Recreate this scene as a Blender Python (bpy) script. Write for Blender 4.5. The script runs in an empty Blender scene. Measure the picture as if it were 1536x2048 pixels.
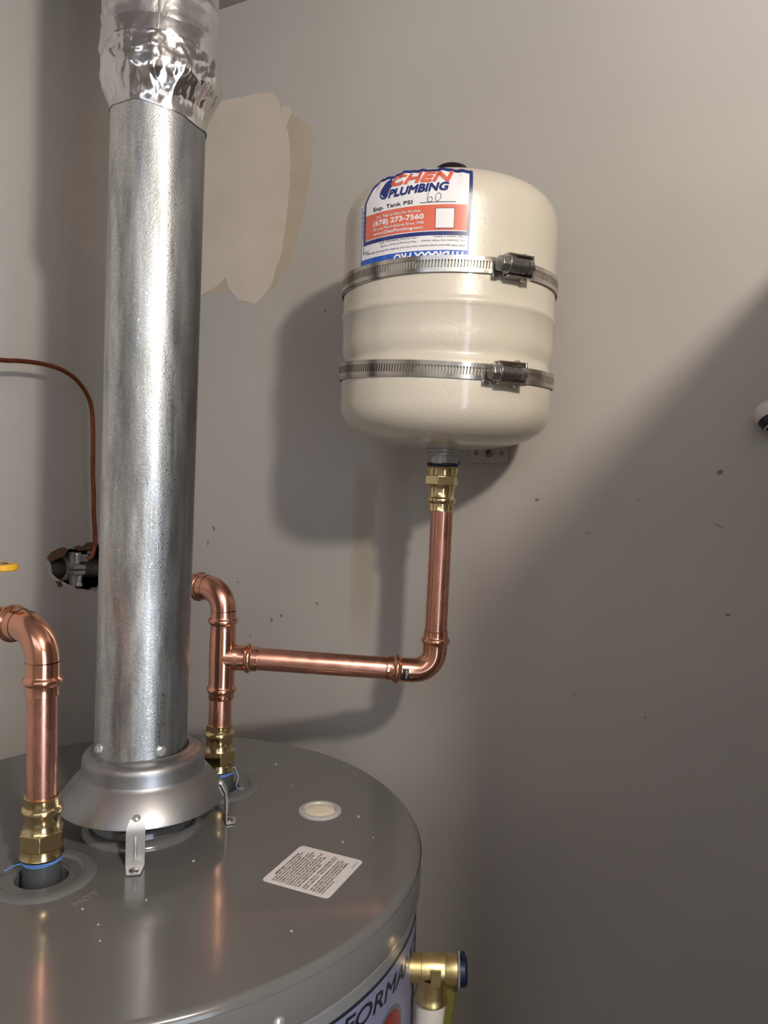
import bpy, bmesh, math, random
from mathutils import Vector, Matrix, noise
PI = math.pi
SC = bpy.context.scene
COL = SC.collection
ZUP = 1418.0            # the heater's top stands 1418 mm above the floor; positions below are in mm from its centre
def W(x, y, z): return Vector((x/1000.0, y/1000.0, (z+ZUP)/1000.0))
def rad(a): return a*PI/180.0
random.seed(7)

# ------------------------------------------------------------------ camera
cam_d = bpy.data.cameras.new('camera'); cam = bpy.data.objects.new('camera', cam_d); COL.objects.link(cam)
_p, _r = 0.045, 0.033
_f = Vector((0, math.cos(_p), -math.sin(_p))); _u0 = Vector((0, math.sin(_p), math.cos(_p))); _r0 = Vector((1, 0, 0))
_rr = math.cos(_r)*_r0 + math.sin(_r)*_u0; _uu = -math.sin(_r)*_r0 + math.cos(_r)*_u0
cam.matrix_world = Matrix(((_rr.x, _uu.x, -_f.x, 0.2041), (_rr.y, _uu.y, -_f.y, -0.6601), (_rr.z, _uu.z, -_f.z, (313.7+ZUP)/1000), (0, 0, 0, 1)))
cam_d.sensor_fit = 'HORIZONTAL'; cam_d.sensor_width = 36.0; cam_d.lens = 36.0*1523/1536
cam_d.clip_start = 0.02; cam_d.clip_end = 30
SC.camera = cam

# ------------------------------------------------------------------ world, lamps, exposure
w = bpy.data.worlds.new('world'); SC.world = w; w.use_nodes = True
w.node_tree.nodes['Background'].inputs[0].default_value = (0.75, 0.8, 0.9, 1); w.node_tree.nodes['Background'].inputs[1].default_value = 0.05
def lamp(name, kind, loc, energy, color, **k):
    d = bpy.data.lights.new(name, kind); d.energy = energy; d.color = color
    for a, b in k.items(): setattr(d, a, b)
    o = bpy.data.objects.new(name, d); COL.objects.link(o); o.location = W(*loc); return o
def aim(o, tgt):
    o.rotation_euler = (W(*tgt) - o.location).to_track_quat('-Z', 'Y').to_euler()
LAMP = (585, -1000, 840)
lamp('ceiling_bulb', 'POINT', LAMP, 36.0, (1.0, 0.905, 0.775), shadow_soft_size=0.035)
day = lamp('daylight', 'AREA', (900, -1500, 100), 9.5, (0.74, 0.86, 1.0), shape='RECTANGLE', size=0.5, size_y=1.1); aim(day, (50, 100, 150))
fill = lamp('fill_light', 'AREA', (-100, -1350, 860), 3.2, (0.80, 0.88, 1.0), shape='RECTANGLE', size=1.0, size_y=0.6); aim(fill, (100, 100, 200))  # added cool fill for the shadows, stands for no actual lamp
SC.view_settings.view_transform = 'Standard'; SC.view_settings.look = 'None'
SC.view_settings.exposure = 0.0; SC.view_settings.gamma = 1.0; SC.view_settings.use_curve_mapping = False

# ------------------------------------------------------------------ materials
def s2l(c): return tuple(((v/255)/12.92 if v/255 <= .04045 else ((v/255+.055)/1.055)**2.4) for v in c) + (1.0,)
def new_mat(name):
    m = bpy.data.materials.new(name); m.use_nodes = True; nt = m.node_tree
    return m, nt, nt.nodes['Principled BSDF']
def nd(nt, t, **k):
    n = nt.nodes.new(t)
    for a, b in k.items(): setattr(n, a, b)
    return n
def mixc(nt, fac, a, b, blend='MIX'):
    n = nd(nt, 'ShaderNodeMix', data_type='RGBA', blend_type=blend)
    for sock, v in ((n.inputs[0], fac), (n.inputs[6], a), (n.inputs[7], b)):
        if hasattr(v, 'is_linked'): nt.links.new(v, sock)
        else: sock.default_value = v
    return n.outputs[2]
def ramp(nt, src, stops, interp='LINEAR'):
    n = nd(nt, 'ShaderNodeValToRGB'); nt.links.new(src, n.inputs[0]); e = n.color_ramp; e.interpolation = interp
    while len(e.elements) < len(stops): e.elements.new(0.5)
    for el, (p, c) in zip(e.elements, stops):
        el.position = p; el.color = c if isinstance(c, tuple) else (c, c, c, 1)
    return n.outputs[0]
def coords(nt, scale=(1, 1, 1), loc=(0, 0, 0)):
    tc = nd(nt, 'ShaderNodeTexCoord'); mp = nd(nt, 'ShaderNodeMapping'); nt.links.new(tc.outputs['Object'], mp.inputs[0])
    mp.inputs['Scale'].default_value = scale; mp.inputs['Location'].default_value = loc
    return mp.outputs[0]
def noise_n(nt, vec, scale, detail=3, rough=.5, dist=0):
    n = nd(nt, 'ShaderNodeTexNoise'); nt.links.new(vec, n.inputs['Vector'])
    n.inputs['Scale'].default_value = scale; n.inputs['Detail'].default_value = detail; n.inputs['Roughness'].default_value = rough; n.inputs['Distortion'].default_value = dist
    return n.outputs['Fac']
def bump(nt, b, h, strength, dist=.001):
    n = nd(nt, 'ShaderNodeBump'); n.inputs['Strength'].default_value = strength; n.inputs['Distance'].default_value = dist
    nt.links.new(h, n.inputs['Height']); nt.links.new(n.outputs[0], b.inputs['Normal'])
def simple(name, rgb, rough=.5, metal=0.0, var=0.0, vscale=60, bmp=0.0, bscale=400, coat=0.0, bdist=.0005, rvar=0.0, coatr=.06):
    m, nt, b = new_mat(name); c = s2l(rgb)
    b.inputs['Base Color'].default_value = c; b.inputs['Roughness'].default_value = rough; b.inputs['Metallic'].default_value = metal
    b.inputs['Coat Weight'].default_value = coat; b.inputs['Coat Roughness'].default_value = coatr
    v = coords(nt)
    if var:
        f = noise_n(nt, v, vscale, 4)
        out = ramp(nt, f, [(.3, tuple(x*(1-var) for x in c[:3])+(1,)), (.7, tuple(min(1, x*(1+var)) for x in c[:3])+(1,))])
        nt.links.new(out, b.inputs['Base Color'])
    if rvar:
        f = noise_n(nt, v, vscale*1.7, 4); out = ramp(nt, f, [(.3, max(.02, rough-rvar)), (.7, rough+rvar)]); nt.links.new(out, b.inputs['Roughness'])
    if bmp: bump(nt, b, noise_n(nt, v, bscale, 2), bmp, bdist)
    return m

def wall_paint(name='wall_paint', drip=False):
    m, nt, b = new_mat(name); v = coords(nt)
    base = ramp(nt, noise_n(nt, v, 3.0, 4), [(.35, s2l((177, 173, 169))), (.65, s2l((185, 181, 177)))])
    sp = noise_n(nt, v, 42, 2, .5); mask = ramp(nt, sp, [(.0, 0.0), (.765, 0.0), (.80, .55)])
    col = mixc(nt, mask, base, s2l((150, 140, 130)))
    if drip:
        sx = nd(nt, 'ShaderNodeSeparateXYZ'); nt.links.new(v, sx.inputs[0])
        def mth(op, p, q):
            n = nd(nt, 'ShaderNodeMath', operation=op)
            for i_, z_ in enumerate((p, q)):
                if hasattr(z_, 'is_linked'): nt.links.new(z_, n.inputs[i_])
                else: n.inputs[i_].default_value = z_
            return n.outputs[0]
        wv = noise_n(nt, v, 14, 3)
        dx = mth('ABSOLUTE', mth('ADD', mth('SUBTRACT', sx.outputs[0], .372), mth('MULTIPLY', wv, .012)), 0)
        band = ramp(nt, mth('MULTIPLY', dx, 20), [(.0, 1.0), (.22, .8), (.42, 0.0)], 'EASE')
        vert = ramp(nt, mth('MULTIPLY', sx.outputs[2], 2.0), [(.16, 0.0), (.36, .8), (.60, .9), (.68, 0.0)], 'EASE')
        col = mixc(nt, mth('MULTIPLY', mth('MULTIPLY', band, vert), .55), col, s2l((150, 132, 104)))
    nt.links.new(col, b.inputs['Base Color']); b.inputs['Roughness'].default_value = .42; b.inputs['Specular IOR Level'].default_value = .35
    bump(nt, b, noise_n(nt, v, 90, 4), .12, .001)
    return m
def galvanized():
    m, nt, b = new_mat('galvanized_steel'); v = coords(nt)
    vs = coords(nt, (9, 9, 1)); streak = noise_n(nt, vs, 7, 5, .6, .4)
    base = ramp(nt, streak, [(.30, s2l((150, 150, 150))), (.50, s2l((200, 200, 199))), (.72, s2l((230, 229, 227)))])
    vo = nd(nt, 'ShaderNodeTexVoronoi'); nt.links.new(v, vo.inputs['Vector']); vo.inputs['Scale'].default_value = 760
    fleck = ramp(nt, vo.outputs['Color'], [(.2, .78), (.75, 1.0), (.93, 1.2)])
    c2 = mixc(nt, .75, base, fleck, 'MULTIPLY')
    blot = ramp(nt, noise_n(nt, coords(nt, (3.0, 3.0, 1), (.3, .1, 0)), 11, 7, .7), [(.50, 0.0), (.68, .42)])
    c3 = mixc(nt, blot, c2, s2l((92, 92, 94)))
    rust = ramp(nt, noise_n(nt, coords(nt, (4, 4, 1), (1.3, .7, .2)), 12, 4, .6), [(.66, 0.0), (.76, .5)])
    c4 = mixc(nt, rust, c3, s2l((128, 108, 84)))
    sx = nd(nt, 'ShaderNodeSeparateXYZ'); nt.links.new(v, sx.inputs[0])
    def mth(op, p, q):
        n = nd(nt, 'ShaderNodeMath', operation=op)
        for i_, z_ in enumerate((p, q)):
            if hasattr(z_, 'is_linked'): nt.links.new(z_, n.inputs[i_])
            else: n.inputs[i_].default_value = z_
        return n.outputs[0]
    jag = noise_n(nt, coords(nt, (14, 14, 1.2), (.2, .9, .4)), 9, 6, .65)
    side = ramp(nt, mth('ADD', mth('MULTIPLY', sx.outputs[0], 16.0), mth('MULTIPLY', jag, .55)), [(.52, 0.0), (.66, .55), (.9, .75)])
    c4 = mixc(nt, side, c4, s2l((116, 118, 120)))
    nt.links.new(c4, b.inputs['Base Color']); b.inputs['Metallic'].default_value = .92
    rr = ramp(nt, noise_n(nt, vs, 16, 4), [(.3, .30), (.7, .55)]); sp = ramp(nt, vo.outputs['Color'], [(.0, 1.0), (.80, 1.0), (.88, .62)]); nt.links.new(mth('MULTIPLY', rr, sp), b.inputs['Roughness'])
    bump(nt, b, vo.outputs['Distance'], .22, .0004)
    return m
def orange_peel():
    m, nt, b = new_mat('almond_enamel'); v = coords(nt)
    b.inputs['Base Color'].default_value = s2l((211, 203, 188)); b.inputs['Roughness'].default_value = .36; b.inputs['Coat Weight'].default_value = .7; b.inputs['Coat Roughness'].default_value = .07
    bump(nt, b, noise_n(nt, v, 240, 2), .30, .0008)
    return m
def foil_mat(name, rough, bs, st):
    m, nt, b = new_mat(name); v = coords(nt, (1.6, 1.6, .8))
    b.inputs['Base Color'].default_value = s2l((214, 212, 212)); b.inputs['Metallic'].default_value = 1.0; b.inputs['Roughness'].default_value = rough
    bump(nt, b, noise_n(nt, v, bs, 4, .55, 1.2), st, .003)
    return m
M = dict(
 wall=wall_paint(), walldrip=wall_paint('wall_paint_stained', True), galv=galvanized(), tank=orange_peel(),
 foil=foil_mat('foil_sleeve', .34, 28, .35), crumple=foil_mat('crumpled_foil', .17, 30, .12),
 ceil=simple('ceiling_paint', (168, 160, 158), .7, bmp=.1, bscale=60), floor=simple('concrete_floor', (120, 116, 110), .7, var=.2, vscale=8, bmp=.2, bscale=80),
 patch=simple('joint_compound', (204, 194, 182), .7, var=.05, vscale=14, bmp=.15, bscale=60), patch2=simple('beige_touch_up', (184, 172, 154), .6, var=.06, vscale=20, bmp=.1, bscale=60),
 patch3=simple('grey_touch_up', (186, 178, 171), .55, var=.04, vscale=20, bmp=.1, bscale=60),
 stain=simple('brown_drip_stain', (150, 138, 118), .6, var=.08, vscale=30), gypsum=simple('gypsum_core', (196, 188, 178), .9, var=.1, vscale=90, bmp=.5, bscale=200), paper=simple('torn_kraft_paper', (112, 82, 62), .9, var=.2, vscale=120, bmp=.4, bscale=300),
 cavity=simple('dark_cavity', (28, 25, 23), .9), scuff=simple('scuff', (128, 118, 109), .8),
 greytop=simple('grey_enamel', (103, 101, 100), .17, var=.02, vscale=4, bmp=.015, bscale=60, coat=.3, rvar=.02, coatr=.09), greymatt=simple('grey_enamel_flange', (106, 105, 105), .42, var=.03, vscale=30),
 jacket=simple('grey_jacket', (122, 122, 124), .28, coat=.3), silverband=simple('grey_rim', (126, 123, 122), .26, metal=.25, coat=.3),
 lav=simple('lavender_decal', (122, 124, 150), .35), navytxt=simple('dark_print', (32, 34, 48), .45), red=simple('red_decal', (128, 18, 16), .35), greyring=simple('grey_print', (96, 94, 104), .4),
 hood=simple('aluminized_hood', (158, 158, 160), .42, metal=.92, var=.12, vscale=22, bmp=.06, bscale=160, rvar=.05), zinc=simple('bright_zinc', (206, 206, 205), .30, metal=.7, bmp=.05, bscale=200),
 copper=simple('copper_pipe', (226, 166, 146), .27, metal=1.0, var=.10, vscale=35, bmp=.03, bscale=120, rvar=.07), coppershiny=simple('copper_fitting', (232, 170, 144), .17, metal=1.0, var=.07, vscale=40, bmp=.04, bscale=150),
 copperdull=simple('copper_wire', (140, 82, 62), .38, metal=1.0, var=.2, vscale=60), brass=simple('brass', (222, 200, 152), .17, metal=1.0, var=.06, vscale=60, bmp=.05, bscale=160), brassrough=simple('cast_brass', (226, 204, 146), .34, metal=1.0, var=.14, vscale=90, bmp=.3, bscale=260),
 nipple=simple('grey_nipple', (86, 90, 94), .34, metal=.3), cord=simple('blue_sealing_cord', (92, 138, 214), .6, var=.12, vscale=300), cordpale=simple('pale_cord', (150, 165, 205), .6), cordnavy=simple('navy_cord', (38, 42, 72), .6),
 black=simple('black_plastic', (22, 22, 24), .35), plug=simple('cream_plug', (238, 226, 204), .4), plugrim=simple('translucent_rim', (186, 182, 178), .3),
 white=simple('white_sticker', (240, 238, 242), .35, coat=.6), navy=simple('navy_print', (34, 48, 116), .35, coat=.6), orange=simple('orange_print', (222, 108, 84), .35, coat=.6), ink=simple('black_ink', (30, 30, 36), .5), blue=simple('blue_print', (20, 88, 190), .35, coat=.6),
 paperlabel=simple('white_label', (226, 221, 220), .5), stainless=simple('stainless_band', (196, 190, 182), .22, metal=1.0, var=.06, vscale=60, rvar=.05), darksteel=simple('worm_steel', (176, 174, 172), .3, metal=1.0, var=.1, vscale=200),
 bracket=simple('zinc_bracket', (176, 172, 168), .45, metal=.7, var=.05, vscale=80), oldsteel=simple('weathered_steel', (108, 103, 98), .5, metal=.7, var=.25, vscale=80, bmp=.3, bscale=200), clampmetal=simple('dull_clamp', (178, 174, 168), .45, metal=.2, var=.2, vscale=100, bmp=.3, bscale=200),
 yellow=simple('yellow_vinyl', (226, 170, 44), .4), steel=simple('steel', (150, 150, 150), .35, metal=1.0), pipewhite=simple('white_pipe', (206, 200, 192), .55, var=.12, vscale=60, bmp=.5, bscale=110), olive=simple('olive_tag', (92, 88, 34), .7, var=.15, vscale=60),
 felt=simple('grey_felt', (214, 206, 202), .9, var=.08, vscale=200, bmp=.4, bscale=400), doorpaint=simple('tan_door_paint', (150, 142, 132), .45), glass=simple('opal_glass', (240, 236, 226), .3),
)

# ------------------------------------------------------------------ mesh helpers (all in mm)
class MB:
    def __init__(s): s.v = []; s.f = []
    def add(s, vs, fs):
        o = len(s.v); s.v += [Vector(p) for p in vs]; s.f += [tuple(i+o for i in f) for f in fs]
    def lathe(s, org, axis, prof, n=48, cap0=True, cap1=True, hexfrom=None):
        """prof: list of (t, r) along axis"""
        org = Vector(org); a = Vector(axis).normalized(); t = Vector((1, 0, 0)) if abs(a.x) < .9 else Vector((0, 1, 0))
        e1 = a.cross(t).normalized(); e2 = a.cross(e1)
        vs = []
        for (d, r) in prof:
            for i in range(n):
                an = 2*PI*i/n; vs.append(org + a*d + (e1*math.cos(an) + e2*math.sin(an))*r)
        fs = []
        for k in range(len(prof)-1):
            for i in range(n):
                j = (i+1) % n; fs.append((k*n+i, k*n+j, (k+1)*n+j, (k+1)*n+i))
        if cap0: fs.append(tuple(range(n-1, -1, -1)))
        if cap1: fs.append(tuple((len(prof)-1)*n+i for i in range(n)))
        s.add(vs, fs); return s
    def prism(s, org, axis, r, t0, t1, n=6, rot=0.0, chamfer=0.0):
        org = Vector(org); a = Vector(axis).normalized(); t = Vector((1, 0, 0)) if abs(a.x) < .9 else Vector((0, 1, 0))
        e1 = a.cross(t).normalized(); e2 = a.cross(e1); vs = []
        lv = [(t0, r-chamfer), (t0+chamfer, r), (t1-chamfer, r), (t1, r-chamfer)] if chamfer else [(t0, r), (t1, r)]
        for d, rr in lv:
            for i in range(n):
                an = rot+2*PI*i/n; vs.append(org+a*d+(e1*math.cos(an)+e2*math.sin(an))*rr)
        fs = [(k*n+i, k*n+(i+1) % n, (k+1)*n+(i+1) % n, (k+1)*n+i) for k in range(len(lv)-1) for i in range(n)]
        fs += [tuple(range(n-1, -1, -1)), tuple((len(lv)-1)*n+i for i in range(n))]
        s.add(vs, fs); return s
    def tube(s, pts, r, n=24, caps=True):
        pts = [Vector(p) for p in pts]; rs = r if isinstance(r, (list, tuple)) else [r]*len(pts)
        tg = [((pts[min(i+1, len(pts)-1)]-pts[max(i-1, 0)]).normalized()) for i in range(len(pts))]
        t = Vector((0, 0, 1)) if abs(tg[0].z) < .9 else Vector((1, 0, 0)); e1 = tg[0].cross(t).normalized(); vs = []
        for i, p in enumerate(pts):
            e1 = (e1 - tg[i]*e1.dot(tg[i])).normalized(); e2 = tg[i].cross(e1)
            for k in range(n):
                an = 2*PI*k/n; vs.append(p+(e1*math.cos(an)+e2*math.sin(an))*rs[i])
        fs = [(k*n+i, k*n+(i+1) % n, (k+1)*n+(i+1) % n, (k+1)*n+i) for k in range(len(pts)-1) for i in range(n)]
        if caps: fs += [tuple(range(n-1, -1, -1)), tuple((len(pts)-1)*n+i for i in range(n))]
        s.add(vs, fs); return s
    def box(s, c, ex, ey, ez, hx, hy, hz):
        c = Vector(c); ex, ey, ez = Vector(ex)*hx, Vector(ey)*hy, Vector(ez)*hz
        vs = [c+ex*i+ey*j+ez*k for k in (-1, 1) for j in (-1, 1) for i in (-1, 1)]
        s.add(vs, [(0, 2, 3, 1), (4, 5, 7, 6), (0, 1, 5, 4), (2, 6, 7, 3), (0, 4, 6, 2), (1, 3, 7, 5)]); return s
    def torus(s, c, axis, R, r, n=48, m=12, sx=1.0):
        c = Vector(c); a = Vector(axis).normalized(); t = Vector((1, 0, 0)) if abs(a.x) < .9 else Vector((0, 1, 0)); e1 = a.cross(t).normalized(); e2 = a.cross(e1); vs = []
        for i in range(n):
            an = 2*PI*i/n; d = e1*math.cos(an)+e2*math.sin(an)
            for k in range(m):
                b = 2*PI*k/m; vs.append(c+d*(R+r*math.cos(b))+a*(r*sx*math.sin(b)))
        s.add(vs, [(i*m+k, ((i+1) % n)*m+k, ((i+1) % n)*m+(k+1) % m, i*m+(k+1) % m) for i in range(n) for k in range(m)]); return s
BASE = {}
def place(o, parent):
    COL.objects.link(o)
    if parent is not None: o.parent = parent
def obj(name, mb, mat, parent=None, smooth=38, bevel=0.0, local=False, label=None, recalc=True):
    base = Vector((0, 0, 0)) if (parent is None or local) else BASE.get(parent.name, Vector((0, 0, 0)))
    me = bpy.data.meshes.new(name)
    if local: vs = [p/1000.0 for p in mb.v]
    else: vs = [W(*p)-base for p in mb.v]
    me.from_pydata([tuple(p) for p in vs], [], mb.f); me.update()
    bm = bmesh.new(); bm.from_mesh(me)
    if recalc: bmesh.ops.recalc_face_normals(bm, faces=bm.faces)
    bm.to_mesh(me); bm.free()
    if smooth:
        me.shade_smooth(); me.set_sharp_from_angle(angle=rad(smooth))
    me.materials.append(mat)
    o = bpy.data.objects.new(name, me); place(o, parent); BASE[o.name] = base
    if bevel:
        b = o.modifiers.new('bevel', 'BEVEL'); b.width = bevel/1000; b.segments = 2; b.limit_method = 'ANGLE'; b.angle_limit = rad(40)
    if label: o['label'] = label
    return o
def thing(name, label, cat, loc, group=None):
    o = bpy.data.objects.new(name, None); COL.objects.link(o); o.location = W(*loc); o.empty_display_size = .02
    o['label'] = label; o['category'] = cat
    if group: o['group'] = group
    BASE[o.name] = W(*loc); return o
def struct(o): o['kind'] = 'structure'; return o

def text_mesh(s, size, shear=0.0, align='LEFT', spacing=1.0, width=None):
    """2-D mesh of a line of text: verts (x, y) in mm, faces; size = cap height in mm"""
    cu = bpy.data.curves.new('txt', 'FONT'); cu.body = s; cu.size = size/0.73; cu.shear = shear; cu.align_x = align; cu.space_character = spacing; cu.resolution_u = 3; cu.fill_mode = 'FRONT'
    ob = bpy.data.objects.new('txt', cu); me = bpy.data.meshes.new_from_object(ob)
    vs = [(v.co.x, v.co.y) for v in me.vertices]; fs = [tuple(p.vertices) for p in me.polygons]
    bpy.data.objects.remove(ob); bpy.data.curves.remove(cu); bpy.data.meshes.remove(me)
    if width and vs:
        x0 = min(v[0] for v in vs); x1 = max(v[0] for v in vs); k = width/(x1-x0); o = x0 if align == 'LEFT' else (x1 if align == 'RIGHT' else (x0+x1)/2)
        vs = [((v[0]-o)*k, v[1]) for v in vs]
    return vs, fs
def refine(vs, fs, step):
    bm = bmesh.new(); b_ = [bm.verts.new((x, y, 0)) for x, y in vs]
    for f in fs:
        try: bm.faces.new([b_[i] for i in f])
        except ValueError: pass
    xs = [v[0] for v in vs]; ys = [v[1] for v in vs]
    for ax_, lo_, hi_ in ((0, min(xs), max(xs)), (1, min(ys), max(ys))):
        k = lo_+step
        while k < hi_:
            bmesh.ops.bisect_plane(bm, geom=bm.verts[:]+bm.edges[:]+bm.faces[:], plane_co=(k, 0, 0) if ax_ == 0 else (0, k, 0), plane_no=(1, 0, 0) if ax_ == 0 else (0, 1, 0)); k += step
    bm.verts.index_update(); out = [(v.co.x, v.co.y) for v in bm.verts], [tuple(v.index for v in f.verts) for f in bm.faces]; bm.free(); return out
def add_text(mb, s, fn, x, y, size, rot=0.0, bold=0.0, step=0.0, **k):
    """bold: stroke thickening as a share of the cap height"""
    vs, fs = text_mesh(s, size, **k); c, sn = math.cos(rot), math.sin(rot)
    if step: vs, fs = refine(vs, fs, step)
    offs = [(0, 0)] if not bold else [(bold*size*math.cos(t), bold*size*math.sin(t)) for t in [PI/4*i for i in range(8)]]
    for ox, oy in offs: mb.add([fn(x+c*a-sn*b+ox, y+sn*a+c*b+oy) for a, b in vs], fs)
def grid(mb, fn, x0, x1, y0, y1, nx, ny):
    vs = [fn(x0+(x1-x0)*i/nx, y0+(y1-y0)*j/ny) for j in range(ny+1) for i in range(nx+1)]
    mb.add(vs, [(j*(nx+1)+i, j*(nx+1)+i+1, (j+1)*(nx+1)+i+1, (j+1)*(nx+1)+i) for j in range(ny) for i in range(nx)])
def poly_fill(outer, holes=()):
    """triangulated 2-D polygon with holes -> (verts2d, tris)"""
    bm = bmesh.new(); eds = []
    for loop in [outer]+list(holes):
        vs = [bm.verts.new((p[0], p[1], 0)) for p in loop]
        eds += [bm.edges.new((vs[i], vs[(i+1) % len(vs)])) for i in range(len(vs))]
    bmesh.ops.triangle_fill(bm, use_beauty=True, use_dissolve=False, edges=eds); bm.verts.index_update()
    v = [(q.co.x, q.co.y) for q in bm.verts]; f = [tuple(x.index for x in fc.verts) for fc in bm.faces]; bm.free(); return v, f
def slab2d(mb, fn, outer, holes=(), d0=0.0, d1=1.0):
    """extrude a 2-D polygon (with holes) between depths d0, d1; fn(x, y, d)"""
    v, f = poly_fill(outer, holes); n = len(v)
    vs = [fn(x, y, d0) for x, y in v]+[fn(x, y, d1) for x, y in v]; fs = list(f)+[tuple(i+n for i in reversed(t)) for t in f]
    o = 0
    for loop in [outer]+list(holes):
        m = len(loop); fs += [(o+i, o+(i+1) % m, n+o+(i+1) % m, n+o+i) for i in range(m)]; o += m
    mb.add(vs, fs)

# ------------------------------------------------------------------ room
PSI = rad(28.0); TR = Vector((math.cos(PSI), -math.sin(PSI), 0)); NR = Vector((math.sin(PSI), math.cos(PSI), 0))
TL = Vector((math.sin(PSI), math.cos(PSI), 0)); NL = Vector((-math.cos(PSI), math.sin(PSI), 0))
CORNER = Vector((-143.2, 449.9, 0)); CEIL = 936.0; LU, LV = 2600.0, 2300.0
def frame_obj(name, ax, ay):
    pass
def wall_matrix(ax, ay, org):
    p = W(org.x, org.y, 0); return Matrix(((ax.x, ay.x, 0, p.x), (ax.y, ay.y, 0, p.y), (0, 0, 1, p.z), (0, 0, 0, 1)))
# back wall: local x along the wall, local y into the wall, local z up from the heater's top
mb = MB(); slab2d(mb, lambda x, y, d: (x, d, y), [(-16, -ZUP), (LU, -ZUP), (LU, CEIL), (-16, CEIL)], (), 0, 100)
wall_back = struct(obj('wall_back', mb, M['walldrip'], smooth=0, local=True)); wall_back.matrix_world = wall_matrix(TR, NR, CORNER)
# left wall with the ragged hole cut in the plasterboard
hole = [(-165, 188), (-164, 197), (-161, 203), (-154, 207), (-149, 205.5), (-144, 208.4), (-137, 206), (-132, 207.5), (-126, 206), (-120, 208.6), (-113, 207), (-106, 209), (-99, 207), (-92, 208.5), (-79, 208), (-60, 207),
        (-52, 190), (-55, 160), (-62, 151), (-69, 152), (-78, 149), (-84, 150), (-90, 146), (-97, 149), (-104, 149), (-111, 152), (-119, 153), (-127, 158), (-135, 161), (-143, 165), (-151, 170), (-158, 176), (-163, 182)]
mb = MB(); slab2d(mb, lambda x, y, d: (x, d, y), [(-LV, -ZUP), (0, -ZUP), (0, CEIL), (-LV, CEIL)], [hole], 0, 14)
wall_left = struct(obj('wall_left', mb, M['wall'], smooth=0, local=True)); wall_left.matrix_world = wall_matrix(TL, NL, CORNER)
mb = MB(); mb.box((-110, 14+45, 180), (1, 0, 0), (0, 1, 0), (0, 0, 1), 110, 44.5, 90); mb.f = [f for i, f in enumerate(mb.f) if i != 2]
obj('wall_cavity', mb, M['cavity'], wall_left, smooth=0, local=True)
# torn paper and broken gypsum round the hole
mb = MB()
for pts in ([(-167, 199), (-160, 206), (-150, 209), (-141, 210), (-136, 206), (-140, 200), (-150, 196), (-158, 194), (-164, 192)], [(-127, 208), (-120, 211), (-112, 209), (-106, 213), (-98, 214), (-92, 210), (-96, 204), (-110, 204), (-120, 204)], [(-88, 211), (-76, 215), (-60, 212), (-60, 203), (-84, 204)], [(-156, 172), (-147, 167), (-143, 160), (-149, 158), (-151, 163), (-157, 168)]):
    slab2d(mb, lambda x, y, d: (x, d+.3*math.sin(x*1.3+y), y), pts, (), -1.2, .4)
obj('torn_paper', mb, M['paper'], wall_left, smooth=0, local=True, label='torn brown paper edge')
mb = MB()
for pts in ([(-168, 192), (-164, 194), (-161, 186), (-160, 177), (-152, 170), (-156, 167), (-162, 174), (-167, 182)], [(-152, 170), (-143, 165), (-135, 161), (-138, 157), (-147, 161), (-156, 166)], [(-165, 206), (-158, 210), (-152, 208), (-158, 203)]):
    slab2d(mb, lambda x, y, d: (x, d, y), pts, (), -1.0, 5)
obj('gypsum_edge', mb, M['gypsum'], wall_left, smooth=0, local=True, label='broken pale gypsum edge')
def wobble(pts, sub=5, amp=2.2, seed=0):
    out = []; n = len(pts)
    for i in range(n):
        a, b = Vector(pts[i]), Vector(pts[(i+1) % n])
        for k in range(sub):
            p = a.lerp(b, k/sub); nv = noise.noise_vector(Vector((p.x*.07+seed, p.y*.07, seed))); out.append((p.x+nv.x*amp, p.y+nv.y*amp))
    return out
def wall_piece(name, wall, pts, mat, t, label, d=0.0, **k):
    mb = MB(); slab2d(mb, lambda x, y, q: (x, q, y), wobble(pts, **k), (), -t-d, .2); return obj(name, mb, mat, wall, smooth=0, local=True, label=label)
wall_piece('paint_patch', wall_back, [(30, 830), (213, 800), (236, 778), (276, 750), (274, 705), (262, 640), (244, 585), (214, 548), (150, 560), (30, 560)], M['patch2'], .25, 'yellowish touch-up paint', seed=3, amp=3)
wall_piece('plaster_patch', wall_back, [(2, 800), (60, 812), (113, 814), (170, 813), (208, 808), (222, 792), (224, 776), (236, 752), (240, 710), (238, 655), (228, 590), (212, 556), (190, 538), (160, 546), (146, 560), (139, 577), (120, 566), (94, 556), (2, 545)], M['patch'], .5, 'pale plaster patch with uneven edges', seed=1, amp=2.6)
wall_piece('plaster_chip', wall_back, [(224, 788), (236, 786), (240, 776), (232, 762), (225, 768)], M['patch'], .7, None, seed=5, amp=1.2)
wall_piece('plaster_patch', wall_left, [(-132, 760), (-148, 690), (-152, 640), (-150, 607), (-124, 595), (-78, 588), (-2, 580), (-2, 820), (-90, 830)], M['patch3'], .3, 'smooth lighter plaster patch', seed=2, amp=3)
mb = MB()
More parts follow.
